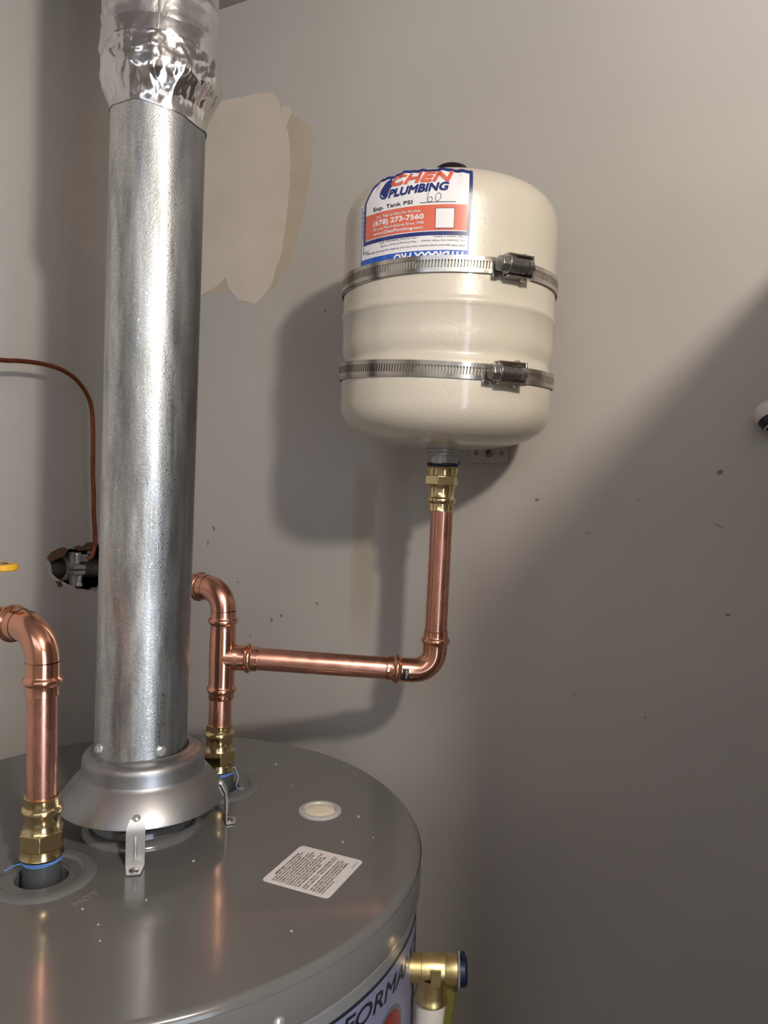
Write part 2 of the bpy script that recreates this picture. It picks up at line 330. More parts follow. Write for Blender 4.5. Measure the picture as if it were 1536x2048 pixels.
for u, z, a, b, rot in ((583, 295, 2.4, 2.0, 0), (766, 330, 3.2, 2.4, .5), (768, 277, 6, .5, -.5), (634, 87, 3.2, .5, -.1), (707, 75, 1.2, 1.0, 0), (690, 300, 3, .4, .5), (640, 262, 4, .5, .2), (780, 190, 2.2, 1.4, 0), (300, 520, 1.4, 1.8, 0), (160, 640, 1.2, 4, 0), (100, 610, 1.6, 1.6, 0), (230, 120, 2, 3, .3), (245, 128, 2.4, 2, 0), (195, 95, 1.6, 1.4, 0), (172, 165, 3, .8, .3), (300, 150, 2, 1.6, 0), (128, 236, 1.6, 4, .5), (118, 215, 1, 4, -.3)):
    slab2d(mb, lambda x, y, d: (x, d, y), [(u+a*math.cos(t)*math.cos(rot)-b*math.sin(t)*math.sin(rot), z+a*math.cos(t)*math.sin(rot)+b*math.sin(t)*math.cos(rot)) for t in [2*PI*i/9 for i in range(9)]], (), -.15, .2)
o = obj('scuff_marks', mb, M['scuff'], wall_back, smooth=0, local=True, label='small dark scuffs'); o['kind'] = 'stuff'
def room_pt(u, v): return CORNER + TR*u - TL*v
mb = MB(); c = room_pt(LU/2, LV/2); mb.box((c.x, c.y, -ZUP-50), TR, TL, (0, 0, 1), LU/2+100, LV/2+100, 50); struct(obj('floor', mb, M['floor'], smooth=0))
mb = MB(); mb.box((c.x, c.y, CEIL+50), TR, TL, (0, 0, 1), LU/2+100, LV/2+100, 50); struct(obj('ceiling', mb, M['ceil'], smooth=0))
mb = MB(); q = room_pt(LU+50, LV/2); mb.box((q.x, q.y, (CEIL-ZUP)/2), TR, TL, (0, 0, 1), 50, LV/2+100, (CEIL+ZUP)/2); struct(obj('wall_right', mb, M['wall'], smooth=0))
mb = MB(); q = room_pt(LU/2, LV+50); mb.box((q.x, q.y, (CEIL-ZUP)/2), TR, TL, (0, 0, 1), LU/2, 50, (CEIL+ZUP)/2); struct(obj('wall_front', mb, M['wall'], smooth=0))
# the open door leaf at the right, beyond the frame
DA = Vector((470, -550, 0)); DD = Vector((.252, .968, 0)).normalized(); DN = Vector((DD.y, -DD.x, 0)); DTOP = 589.0
mb = MB(); dc = DA + DD*285 + DN*17.5; mb.box((dc.x, dc.y, (DTOP-ZUP+8)/2), DD, DN, (0, 0, 1), 285, 17.5, (DTOP+ZUP-8)/2)
door = struct(obj('door_1', mb, M['doorpaint'], smooth=0, bevel=1.5))
BASE[door.name] = Vector((0, 0, 0))
for zz in (-950, 60):
    mb = MB(); pc = DA + DD*285 - DN*3
    mb.box((pc.x, pc.y, zz), DD, DN, (0, 0, 1), 190, 3, 360 if zz < 0 else 380); obj('door_panel', mb, M['doorpaint'], door, smooth=0, bevel=2)
# ceiling lamp beyond the frame
lt = thing('ceiling_lamp', 'round flush ceiling lamp in front of the heater corner', 'lamp', (LAMP[0], LAMP[1], CEIL))
mb = MB(); mb.lathe((LAMP[0], LAMP[1], CEIL), (0, 0, -1), [(0, 60), (4, 60), (10, 54), (10, 14), (CEIL-LAMP[2]-42, 14), (CEIL-LAMP[2]-41, 10)], 32); obj('lamp_base', mb, M['doorpaint'], lt)

# ------------------------------------------------------------------ water heater
R = 248.0; QX, QY = -2.0, -8.0; HX, HY = -49.2, -88.9; CX, CY = 48.2, 88.9
wh = thing('water_heater', 'grey cylindrical tank water heater filling the lower left corner', 'water heater', (0, 0, -ZUP))
mb = MB(); mb.lathe((QX, QY, 0), (0, 0, -1), [(18, R-5), (34, R-5), (37, R-2.2), (52, R-2), (ZUP-4, R-2), (ZUP, R-6)], 160); obj('jacket', mb, M['jacket'], wh)
# top pan: flat disc with two openings, rolled rim, short skirt
mb = MB(); circ = lambda cx, cy, r, n: [(cx+r*math.cos(2*PI*i/n), cy+r*math.sin(2*PI*i/n)) for i in range(n)]
v2, f2 = poly_fill(circ(QX, QY, R-6, 160), [circ(HX, HY, 20, 48), circ(CX, CY, 20, 48), circ(0, 0, 38, 64)]); mb.add([(x, y, 0) for x, y in v2], f2)
mb2 = MB(); prof = [(0, R-6)]+[(8-8*math.cos(a), R-6+6*math.sin(a)) for a in [rad(15*i) for i in range(1, 7)]]+[(24, R), (31, R), (33.3, R-.8), (34.2, R-2.5)]
mb2.lathe((QX, QY, 0), (0, 0, -1), prof, 160, False, False)
bmv = len(mb.v); mb.v += mb2.v; mb.f += [tuple(i+bmv for i in f) for f in mb2.f]
top = obj('top_pan', mb, M['greytop'], wh, smooth=50); top['label'] = 'glossy dark grey top'
mb = MB(); mb.lathe((QX, QY, 0), (0, 0, -1), [(5.5, R+.15), (8, R+.35), (31, R+.35), (33, R-.3)], 160, False, False); obj('rim_band', mb, M['silverband'], wh, label='paler grey rim round the top edge')
for nm, cx, cy in (('hot', HX, HY), ('cold', CX, CY)):
    mb = MB(); mb.lathe((cx, cy, 0), (0, 0, 1), [(-.5, 40.5), (.8, 40.3), (2.0, 38.5), (2.3, 36), (1.9, 31), (.2, 29.5), (-.2, 28), (-.3, 21), (-1.2, 19.2), (-4, 18.8), (-22, 18.8)], 64, False, False)
    fl = obj('pipe_flange', mb, M['greymatt'], wh, label='raised ring round the '+nm+' water nipple')
    mb = MB(); mb.lathe((cx, cy, 0), (0, 0, 1), [(-26, 19), (-24, 19)], 40); obj('flange_well', mb, M['cavity'], fl)
    mb = MB(); mb.lathe((cx, cy, 0), (0, 0, 1), [(-24, 14), (-6, 14), (-2, 14.1), (17.5, 13.6)], 40); obj('nipple', mb, M['nipple'], wh)
mb = MB(); mb.lathe((0, 0, 0), (0, 0, 1), [(-.5, 51), (1.5, 50.5), (5, 48), (6.2, 45), (6.4, 43.5), (11, 42.5), (13, 41), (13, 36), (-20, 35)], 64, False, True)
fc = obj('flue_collar', mb, M['greytop'], wh)
mb = MB(); mb.lathe((0, 0, 0), (0, 0, 1), [(-19, 37), (-18, 37)], 40); obj('collar_well', mb, M['cavity'], fc)
# HOT in raised letters
e = Vector((.509, .861, 0)); up = Vector((-.861, .509, 0)); o0 = Vector((-7.0, -128.5, 0))
for lay, nm in ((.5, 'hot_lettering'),):
    mb = MB(); add_text(mb, 'HOT', lambda x, y: (o0+e*x+up*y+Vector((0, 0, lay))), 0, 0, 6.2, width=21)
    n0 = len(mb.v); mb.add([p-Vector((0, 0, lay+.2)) for p in mb.v[:n0]], [])
    bm_f = {}
    for f in mb.f:
        for i in range(len(f)):
            a, b = f[i], f[(i+1) % len(f)]; bm_f[(a, b)] = 1
    mb.f += [(a, b, b+n0, a+n0) for (a, b) in list(bm_f) if (b, a) not in bm_f]
    obj(nm, mb, simple('hot_emboss', (122, 118, 114), .35), wh, smooth=0, label='raised letters HOT')
# cream plug
mb = MB(); mb.lathe((153.4, 39.8, 0), (0, 0, 1), [(-.2, 20.2), (1.2, 20), (2.2, 18.6), (2.3, 15.6), (1.2, 14.6), (-.3, 14.2)], 48, False, False); pl = obj('plug', mb, M['plugrim'], wh, label='translucent white rim of the plug')
mb = MB(); mb.lathe((153.4, 39.8, 0), (0, 0, 1), [(-.2, 14.4), (.5, 13.6), (.9, 8), (1.1, 0.1)], 40, False, True); obj('plug_centre', mb, M['plug'], pl, label='cream centre of the plug')
def screw(parent, c, axis, r=4.2, name='screw', mat='zinc', hexhead=False):
    c = Vector(c); mb = MB(); mb.lathe(c, axis, [(-.5, r), (.6, r), (1.1, r*.98)] if hexhead else [(-.3, r), (.5, r*.98), (1.6, r*.8), (2.2, r*.45), (2.4, .2)], 20)
    if hexhead: mb.prism(c, axis, r*.72, .9, 3.4, chamfer=.5)
    return obj(name, mb, M[mat], parent)
for az in (37.7, 92, 150, -40): d = Vector((math.sin(rad(az)), -math.cos(rad(az)), 0)); screw(wh, d*(R+.3)+Vector((QX, QY, -25)), d, 4.3)
mb = MB(); random.seed(3)
for x, y in ((17, -150), (-1, -132), (-88, 128), (60, -60), (178, -20), (204, -10), (120, 96), (96, 150), (40, -118), (25, -168), (190, 30), (150, -150)):
    k = random.uniform(.5, 1.3); mb.box((x, y, .35), (math.cos(x), math.sin(x), 0), (-math.sin(x), math.cos(x), 0), (0, 0, 1), k, k*.7, .35)
o = obj('plaster_crumbs', mb, M['gypsum'], wh, smooth=0, label='tiny pale crumbs on the top'); o['kind'] = 'stuff'
# instruction label
lo = Vector((118.6, -85.6, 0)); le = Vector((24.9, 57.7, 0)); lw_ = le.length; le.normalize(); ld = Vector((.918, -.397, 0)); lh_ = 58.2
def lab(x, y, z=.35): return lo+le*x+ld*y+Vector((0, 0, z))      # x along the lines, y down the page
rc = 4.0; pts = []
for cx, cy, a0 in ((lw_-rc, lh_-rc, 0), (rc, lh_-rc, 90), (rc, rc, 180), (lw_-rc, rc, 270)): pts += [(cx+rc*math.cos(rad(a0+k*15)), cy+rc*math.sin(rad(a0+k*15))) for k in range(7)]
mb = MB(); slab2d(mb, lambda x, y, d: lab(x, y, d), pts, (), .02, .3); il = obj('instruction_label', mb, M['paperlabel'], wh, smooth=0, label='white label of small black print')
LINES = ['IMPORTANT: TO THE INSTALLER', 'DO NOT APPLY HEAT TO THE COLD AND HOT', 'WATER FITTINGS WHEN MAKING SWEAT', 'CONNECTIONS TO THE WATER HEATER. SWEAT', 'TUBING TO ADAPTER BEFORE FITTING ADAPTER', 'TO THE COLD WATER INLET AND HOT WATER', 'OUTLET OF THE WATER HEATER. IT IS', 'IMPERATIVE THAT NO HEAT BE APPLIED TO THE', 'COLD WATER INLET AND HOT WATER OUTLET', 'AS THEY CONTAIN A NONMETALLIC DIP TUBE', 'AND NONMETALLIC NIPPLE LINER.', '',
         'TESTED TO 300 P.S.I.   WORKING PRESSURE 150 P.S.I.', '          FOR CAPACITY, SEE RATING PLATE', '', 'THE TANK AND INSTRUMENTS OF THIS WATER', 'HEATER COMPLY WITH ALL REQUIREMENTS AND', 'CODES OF THE STATES OF MASSACHUSETTS,', 'MISSISSIPPI AND NORTH CAROLINA GENERAL', 'STATUTE 66-27.2']
mb = MB(); y = 5.8
for i, s in enumerate(LINES):
    if s:
        wd = (lw_-8)*min(1.0, len(s)/42.0)*(1.05 if i == 0 else 1.0)
        add_text(mb, s, lambda a, b: lab(a, -b, .42), (lw_-wd)/2 if i == 0 else 4, -y, 1.6, width=wd, bold=.06 if i == 0 else .035)
    y += 2.52 if s else 1.5
add_text(mb, 'AA9017 R', lambda a, b: lab(a, -b, .42), lw_-15, -55.5, 1.4, width=11)
obj('lettering', mb, M['ink'], il, smooth=0, recalc=False)
# decal on the jacket
def hz(s, z, lay=.25):
    a = s/246.0; r = R-2.0+lay; return Vector((QX+r*math.sin(a), QY-r*math.cos(a), z))
mb = MB(); grid(mb, lambda s, z: hz(s, z, .15), 120, 352, -175, -46.3, 60, 2); dec = obj('side_decal', mb, M['lav'], wh, label='lavender grey decal on the side')
mb = MB(); grid(mb, lambda s, z: hz(s, z, .3), 120, 352, -48.8, -46, 60, 1); grid(mb, lambda s, z: hz(s, z, .3), 349, 352, -175, -46, 1, 8); obj('border_line', mb, M['navytxt'], dec, smooth=0)
mb = MB(); add_text(mb, 'PERFORMANCE', lambda a, b: hz(a, b-(a-172)*.08, .35), 172, -60.9, 13.6, shear=.22, width=190, bold=.03, step=3.0)
obj('lettering', mb, M['navytxt'], dec, smooth=0, recalc=False, label='PERFORMANCE in dark slanted capitals')
for nm, rr, mat, ly in (('emblem_ring', 27, 'greyring', .35), ('emblem', 23.5, 'red', .5)):
    mb = MB(); vs = [hz(277, -106, ly)]+[hz(277+rr*q*math.cos(2*PI*i/40), -106+rr*q*math.sin(2*PI*i/40), ly) for q in (.5, 1.0) for i in range(40)]
    mb.add(vs, [(0, 1+i, 1+(i+1) % 40) for i in range(40)]+[(1+i, 41+i, 41+(i+1) % 40, 1+(i+1) % 40) for i in range(40)]); obj(nm, mb, M[mat], dec, smooth=0, recalc=False)

# ------------------------------------------------------------------ draft hood
dh = thing('draft_hood', 'flared grey metal draft hood standing on legs over the heater collar', 'draft hood', (0, 0, 0))
prof = [(72, 38.2), (70.5, 39.5), (70, 43), (69.4, 46.5), (67.5, 49.6), (64.5, 51.2), (62, 51.6), (53.5, 51.8), (52, 52.4), (50, 54.5), (44, 60), (37, 65.6), (30, 70.2), (28, 71), (27.5, 70.4), (30, 68.8), (37, 64), (44, 58.5), (51, 52)]
mb = MB(); mb.lathe((0, 0, 0), (0, 0, 1), prof, 96, False, False); obj('skirt', mb, M['hood'], dh, recalc=False, smooth=50)
def hood_leg(az, tab=89):
    a = rad(az); d = Vector((math.cos(a), math.sin(a), 0)); t = Vector((-d.y, d.x, 0)); up = Vector((0, 0, 1)); mb = MB()
    path = [(67.5, 35.5), (71.2, 29.5), (71.8, 27), (72.0, 24), (72.4, 2.2), (73, 1.2), (74, .8), (tab, .8)]
    hw = 7.3
    vs = []; N = 10
    for i, (r_, z_) in enumerate(path):
        p0 = Vector(path[max(0, i-1)]); p1 = Vector(path[min(len(path)-1, i+1)]); tg = (p1-p0).normalized(); nn = Vector((-tg.y, tg.x))
        if nn.x < 0 and z_ > 2: nn = -nn
        if z_ <= 2: nn = Vector((0, 1))
        wd = hw if i not in (0,) else 5.0
        if i == len(path)-1: wd = 5.2
        for off in (0, 1):
            for k in (-1, 1):
                vs.append(d*(r_+nn.x*.9*off)+t*(wd*k)+up*(z_+nn.y*.9*off))
    fs = []
    for i in range(len(path)-1):
        b = i*4; c_ = b+4
        fs += [(b, b+1, c_+1, c_), (b+2, c_+2, c_+3, b+3), (b, c_, c_+2, b+2), (b+1, b+3, c_+3, c_+1)]
    fs += [(0, 2, 3, 1), (len(path)*4-4, len(path)*4-3, len(path)*4-1, len(path)*4-2)]
    mb.add(vs, fs)
    # pressed rib down the middle and rivet-like dimple on the skirt
    rp = [d*(71.9)+up*25, d*(72.2)+up*20, d*(72.4)+up*10, d*(72.4)+up*6]; mb.tube(rp, [.8, 1.9, 1.9, .8], 10)
    l = obj('leg', mb, M['zinc'], dh, smooth=40)
    mb = MB(); mb.lathe(d*(tab-5.5)+up*1.5, (0, 0, 1), [(0, 3.8), (.9, 3.6), (1.6, 2.4), (1.8, .3)], 20); obj('foot_screw', mb, M['steel'], l)
    mb = MB(); mb.lathe(d*66.8+up*36.2, (d.x*.55, d.y*.55, .83), [(-.5, 3.2), (.6, 3), (1.6, 2), (1.9, .2)], 16); obj('rivet', mb, M['zinc'], l)
for az, tb in ((-77, 88), (9, 80.5), (120, 88)): hood_leg(az, tb)

# ------------------------------------------------------------------ flue pipe
FB, FT = Vector((-2.8, 0, 66)), Vector((2.4, 0, 628)); FA = (FT-FB).normalized()
fp = thing('flue_pipe', 'galvanized round flue pipe rising from the draft hood, zinc mottled', 'flue pipe', (-2.8, 0, 66))
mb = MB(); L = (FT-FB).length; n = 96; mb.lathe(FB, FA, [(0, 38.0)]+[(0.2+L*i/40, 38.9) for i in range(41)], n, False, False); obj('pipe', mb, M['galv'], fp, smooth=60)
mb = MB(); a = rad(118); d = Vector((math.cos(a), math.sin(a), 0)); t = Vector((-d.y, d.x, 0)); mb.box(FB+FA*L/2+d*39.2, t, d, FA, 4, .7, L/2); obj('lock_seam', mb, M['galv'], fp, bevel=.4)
for px_az in (-42, 41, 160):
    a = rad(px_az)-rad(17); d = Vector((math.sin(a+rad(17)), -math.cos(a+rad(17)), 0)); screw(fp, FB+FA*12+d*38.9, d, 4.4, hexhead=True)
# ------------------------------------------------------------------ foil-wrapped duct
fd = thing('foil_wrapped_duct', 'shiny foil wrapped vent duct going up through the ceiling', 'vent duct', (3, 0, CEIL))
def foil(name, z0f, z1, rf, nz, mat, seed, amp, n=200):
    mb = MB(); vs = []
    for k in range(nz+1):
        for i in range(n):
            a = 2*PI*i/n; z0 = z0f(a); q = k/nz; z = z0+(z1-z0)*q; r_ = rf(a, z, q)
            p = Vector((math.cos(a)*2.2+seed, math.sin(a)*2.2, z*.03)); A = amp(a, z, q)
            if A:
                r_ += A*(noise.ridged_multi_fractal(p*.95, 1.0, 2.0, 4, 1.0, 2.0)-.9)*.9+A*.5*(abs(noise.noise(p*2.6))-.2)
            vs.append(Vector((math.cos(a)*r_+2.4, math.sin(a)*r_, z)))
    fs = [(k*n+i, k*n+(i+1) % n, (k+1)*n+(i+1) % n, (k+1)*n+i) for k in range(nz) for i in range(n)]
    mb.add(vs, fs); return obj(name, mb, M[mat], fd, smooth=0 if False else 50, recalc=False)
def srf(a, z, q):
    return 46.6 + .5*math.sin(5*a+z*.02) + .35*math.sin(a*11) + (1.1 if abs(z-690-8*math.cos(a)) < 2.2 else 0) + (.8 if abs(z-668-6*math.cos(a)) < 1.8 else 0)
foil('foil_sleeve', lambda a: 648.0, CEIL+20, srf, 90, 'foil', 3.3, lambda a, z, q: .35)
def crf(a, z, q):
    k = min(1.0, max(0.0, (z-612)/26)); k = k*k*(3-2*k)
    b = 39.5+(47.9-39.5)*k
    return b+(2.0*math.exp(-((z-640)/16)**2)*max(0, math.cos(a-.1)))
foil('foil_tape_collar', lambda a: 606.5-5.5*math.cos(a)+1.2*math.sin(3*a)+.8*math.sin(7*a+1), 672, crf, 80, 'crumple', 8.1, lambda a, z, q: 2.6*math.sin(PI*min(1, max(0, q*1.02)))**.7*(1.0 if q < .8 else .5), n=260)
mb = MB(); a0 = -1.32; path = []
for i in range(30):
    z = 655+i*10; a = a0+.02*math.sin(i*.7); path.append(Vector((2.4+47.3*math.cos(a), 47.3*math.sin(a), z)))
mb.tube(path, [.5+.5*abs(math.sin(i*1.9)) for i in range(30)], 8); obj('foil_seam', mb, M['crumple'], fd)

# ------------------------------------------------------------------ copper and brass plumbing
def bend(p0, d0, d1, rad_, n=14):
    """quarter bend from p0 heading d0 to heading d1"""
    p0, d0, d1 = Vector(p0), Vector(d0), Vector(d1); c = p0+d1*rad_
    return [c-d1*rad_*math.cos(t)+d0*rad_*math.sin(t) for t in [PI/2*i/n for i in range(n+1)]]
PR, FR, BR = 11.1, 12.5, 14.7
def press_end(mb, p, d, l=20.0):
    """press socket: from p (body side) outward along d"""
    p, d = Vector(p), Vector(d).normalized()
    mb.lathe(p, d, [(0, FR), (l-15.5, FR), (l-14, FR+.2), (l-13, BR-.7), (l-11.8, BR), (l-10, BR), (l-8.8, BR-.7), (l-7.8, FR+.1), (l-7, FR-.1), (l-1.2, FR-.2), (l-.2, FR), (l, FR-.5), (l, PR)], 40, False, False)
def elbow(name, parent, p0, d0, d1, rb, l0=20, l1=20, mat='coppershiny'):
    """p0: start of the bend; sockets of length l0 backwards and l1 forwards"""
    pts = bend(p0, d0, d1, rb); mb = MB(); mb.tube(pts, 12.2, 32, caps=False); press_end(mb, pts[0], -Vector(d0), l0); press_end(mb, pts[-1], d1, l1)
    return obj(name, mb, M[mat], parent, smooth=45), pts[-1]
def pipe(parent, a, b, mat='copper', name='pipe'):
    a, b = Vector(a), Vector(b); mb = MB(); mb.lathe(a, b-a, [(0, PR-1), (0.01, PR), ((b-a).length, PR)], 40, False, True); return obj(name, mb, M[mat], parent)
def adapter(parent, base, z, axis=(0, 0, 1), sgn=1):
    """brass press adapter standing on base with key heights z = (bottom, hex0, hex1, bead, top)"""
    b = Vector(base); bt, h0, h1, bd, tp = z; mb = MB()
    mb.lathe(b, axis, [(bt, 13.4), (bt, 15.6), (bt+1.2, 16.2), (bt+2.4, 15.6), (h0, 15.3), (h0+.1, 13)], 48, False, False)
    mb.lathe(b, axis, [(h1-.1, 12), (h1, 14.6), (h1+2, 13.3), (h1+5, 13.0), (bd-4, 13.0), (bd-2.2, 14.2), (bd-1, 14.9), (bd+1, 14.9), (bd+2.2, 14.2), (bd+3.4, 12.8), (tp-1, 12.6), (tp-.2, 13), (tp, 12.6), (tp, PR)], 48, False, False)
    o = obj('brass_adapter', mb, M['brass'], parent, smooth=40)
    mb = MB(); mb.prism(b, axis, 16.9, h0, h1, 6, rad(18), .7); obj('hex_collar', mb, M['brass'], o, smooth=20, bevel=.3)
    return o
def cord(parent, base, z, r, turns, mat, tail=None, name='sealing_cord'):
    b = Vector(base); pts = []
    for i in range(int(turns*40)+1):
        a = 2*PI*i/40; pts.append(b+Vector((math.cos(a)*(r+.25*math.sin(a*3.3)), math.sin(a)*(r+.25*math.sin(a*3.3)), z+.35*math.sin(a*2.3)+1.1*i/40)))
    mb = MB(); mb.tube(pts, .62, 8)
    if tail: mb.tube([b+Vector(t) for t in tail], .5, 8)
    return obj(name, mb, M[mat], parent)
# hot run
hp = thing('hot_water_pipe', 'copper pipe with elbow rising from the nipple marked HOT', 'pipe', (HX, HY, 15))
pipe(hp, (HX-.8, HY, 54), (HX-1.3, HY, 152))
adapter(hp, (HX-.3, HY, 0), (16.5, 24, 37, 52.5, 63))
cord(hp, (HX-.2, HY, 0), 12.6, 14.2, 2.3, 'cord', [(-10, -9.5, 14), (-15, -9, 12.5), (-19, -10, 11), (-22, -12, 9.2), (-23.5, -11.5, 9.6)])
_, he = elbow('elbow', hp, (HX-1.3, HY, 166), (0, 0, 1), NL, 25, 25, 21)
pipe(hp, he+NL*9, he+NL*70)
# ball valve beyond the frame, its yellow lever reaching in
bv = thing('ball_valve', 'ball valve whose yellow lever tip shows at the edge above the hot pipe', 'valve', he+NL*95+Vector((0, 0, -15)))
mb = MB(); vc = he+NL*66; mb.lathe(vc, NL, [(0, 12), (0, 16), (14, 16), (15, 14), (18, 14), (22, 18), (38, 18), (42, 14), (45, 14), (46, 16), (60, 16), (60, 12)], 40); obj('valve_body', mb, M['brass'], bv)
mb = MB(); sc = he+NL*96; mb.lathe(sc, (0, 0, 1), [(10, 8), (26, 8), (27, 5), (46, 5), (46, 7), (49, 6)], 24); obj('stem', mb, M['steel'], bv)
tipd = -NL; tn = Vector((-tipd.y, tipd.x, 0)); pts = []
Lv = 84.0
pts = [(-12, -9), (Lv-13, -9.5)]+[(Lv-11+11*math.cos(rad(a)), 11*math.sin(rad(a))) for a in range(-90, 91, 15)]+[(Lv-13, 9.5), (-12, 9)]
ltop = sc+Vector((0, 0, 43)); hol = [(Lv-13+4.5*math.cos(2*PI*i/20), 4.5*math.sin(2*PI*i/20)) for i in range(20)]
mb = MB(); slab2d(mb, lambda x, y, d: ltop+tipd*x+tn*y+Vector((0, 0, d)), pts, [hol], -2.5, 2.5); lev = obj('lever', mb, M['yellow'], bv, smooth=40, bevel=1.6, label='yellow coated lever')
mb = MB(); mb.torus(ltop+tipd*(Lv-13)+Vector((0, 0, 1.8)), (0, 0, 1), 5.0, 1.0, 24, 8); obj('hole_rim', mb, M['oldsteel'], lev)
pipe(hp, he+NL*124, he+NL*318, name='pipe')
# cold run
cp = thing('cold_water_pipe', 'copper branch pipe with tee and elbows feeding the expansion tank', 'pipe', (CX, CY, 15))
adapter(cp, (CX-1.0, CY, 0), (17.5, 25, 38, 54, 63.5))
pipe(cp, (CX-.8, CY, 54), (CX-.6, CY, 98))
cord(cp, (CX-.8, CY, 0), 13.4, 14.2, 2.2, 'cord', None)
mb = MB(); mb.tube([Vector((CX, CY, 0))+Vector(t) for t in [(13, -3, 19), (15.5, -2, 21), (17.5, -2, 16), (20, -4, 12), (19, -6, 7), (18.5, -8, 4), (20, -9, 2.2), (23, -9, 1.2), (25.5, -7, 2)]], .45, 8); obj('loose_thread', mb, M['cordpale'], cp, label='loose pale blue thread end')
TZ = 131.0; tee_c = Vector((CX+.2, CY, TZ)); mb = MB()
br_d = (Vector((223.9, 102, 121.6))-Vector((64.6, 92, 128.9))).normalized()
for sg, l in ((1, 1), (-1, 1)):
    pass
mb.lathe((CX-.2, CY, 0), (.003, 0, 1), [(89, PR), (89, FR-.4), (89.4, FR-.1), (94.5, FR), (95.5, FR+.2), (96.5, BR-.7), (97.6, BR), (99.4, BR), (100.5, BR-.7), (101.6, FR+.3), (103, FR+.2), (TZ-14, FR+.3), (TZ, FR+.6), (TZ+14, FR+.3), (156, FR+.2), (158, FR)], 40, False, False)
bs = tee_c+br_d*4
mb.lathe(bs, br_d, [(-4, 13.2), (7, 13.2), (9.5, 12.7), (12, FR-.1), (17.5, FR), (18.6, FR+.3), (19.6, BR-.7), (20.7, BR), (22.5, BR), (23.6, BR-.7), (24.6, FR+.1), (30, FR-.1), (30.8, FR), (31, PR)], 40, False, False)
obj('tee', mb, M['coppershiny'], cp, smooth=45)
_, ce = elbow('elbow', cp, (CX+.2, CY, 177), (0, 0, 1), NL, 21, 21, 21, 'copper')
pipe(cp, ce+NL*8, ce+NL*62)
d2 = Vector((-.42, .9075, 0)).normalized()
p2 = ce+NL*58; pts = [p2+NL*0, p2+NL*8, p2+NL*14+d2*4, p2+NL*18+d2*12, p2+NL*18+d2*20]
mb = MB(); mb.tube(pts, 12.4, 24); obj('elbow', mb, M['copper'], cp); q2 = pts[-1]; pipe(cp, q2-d2*4, q2+d2*((330-NR.dot(q2))/NR.dot(d2)+4))
# branch to the tank
TX, TY = 261.0, 106.3; BZ0 = 129.4
b0 = tee_c+br_d*18; rise_x = 259.6
bend_r = 21.0; up_d = Vector((.0235, 0, 1)).normalized()
be = Vector((rise_x-bend_r+.2, 103.2, 120.2)); br2 = (be-b0).normalized()
pipe(cp, b0+br2*2, be-br2*14)
el2, ue = elbow('elbow', cp, be, br2, up_d, bend_r, 28, 22)
pipe(cp, ue+up_d*10, Vector((262.3, 104, 290)), name='riser')
# printed black mark on the lower elbow's socket
mb = MB(); cen = be-br2*8.0; upz = Vector((0, 0, 1)); side = Vector((0, -1, 0))
def elb(x, y, lay): a = y/12.5; return cen+br2*x+(side*math.cos(a)+upz*math.sin(a))*(12.55+lay)
grid(mb, lambda x, y: elb(x, y, .12), -3.0, 3.4, -9, 3.6, 1, 12); mk = obj('print_mark', mb, M['ink'], el2, label='black printed mark')
mb = MB(); add_text(mb, 'viega', lambda a, b: elb(1.9-b, -7.6+a, .25), 0, 0, 2.6, width=10.0, bold=.02); obj('mark_lettering', mb, M['plugrim'], el2, smooth=0, recalc=False)
# top adapter under the tank (upside down: threads up)
adapter(cp, (261.3, 104.5, 327), (0.5, 9.2, 19, 34, 45), axis=(-.02, 0, -1))
mb = MB(); mb.prism((261.3, 104.5, 317.8), (0, 0, 1), 15.4, 0, 8.2, 16, 0, .4); obj('ribbed_collar', mb, M['brass'], cp, smooth=15)
cord(cp, (261, 104.6, 0), 327.2, 14.9, 2.6, 'cordnavy')
mb = MB(); mb.tube([Vector((275, 99, 328)), Vector((277, 98, 330)), Vector((277.5, 98, 333))], .6, 8); obj('cord_end', mb, M['cordnavy'], cp)

# ------------------------------------------------------------------ expansion tank
TRD = 104.0
et = thing('expansion_tank', 'cream steel expansion tank strapped to the wall with two stickers', 'expansion tank', (TX, TY, 344))
prof = [(331, 12), (331, 13.2)]
shell = [(344.2, 14), (344.6, 30), (346, 48), (349, 66), (354, 82), (361, 93.5), (368, 99.5), (375, 102.8), (382, 104), (400, 104), (414, 103.8), (419, 103), (423, 101.2), (427, 101.1), (431, 102.6), (436, 103.6), (444, 103.9), (464, 103.6), (465.5, 104.6), (468, 105.3), (470.5, 105.3), (472.5, 104.3), (474, 104), (500, 104), (556, 104)]
k_ = 33.0; shell += [(558+k_*math.sin(rad(a)), 71+k_*math.cos(rad(a))) for a in range(6, 85, 6)]+[(591.6, 66), (594.5, 48), (597, 24), (598, 1)]
mb = MB(); mb.lathe((TX, TY, 0), (0, 0, 1), shell, 128, True, True); obj('shell', mb, M['tank'], et, smooth=60)
mb = MB(); mb.lathe((TX-1, TY-1, 0), (0, 0, 1), [(594, 19.5), (612, 19.2), (617, 18), (620.5, 14.5), (621, 1)], 40); obj('air_valve_cap', mb, M['black'], et, label='black cap on top')
mb = MB(); mb.lathe((260.5, 105.3, 0), (0, 0, 1), [(327, 11), (327.5, 13), (338, 13.0), (338.3, 14.6), (340, 14.8), (341, 14.3), (342, 14.8), (344, 14.8), (345, 14.3), (346, 14.8), (347.5, 14.8), (348, 13.8), (352, 13.6), (354, 12), (357, 11)], 40); tn_ = obj('threaded_nipple', mb, M['bracket'], et)
mb = MB(); mb.prism((260.5, 105.3, 0), (0, 0, 1), 14.6, 329.5, 337.5, 6, rad(10), .5); obj('hex_nut', mb, M['bracket'], tn_, smooth=20, bevel=.3)
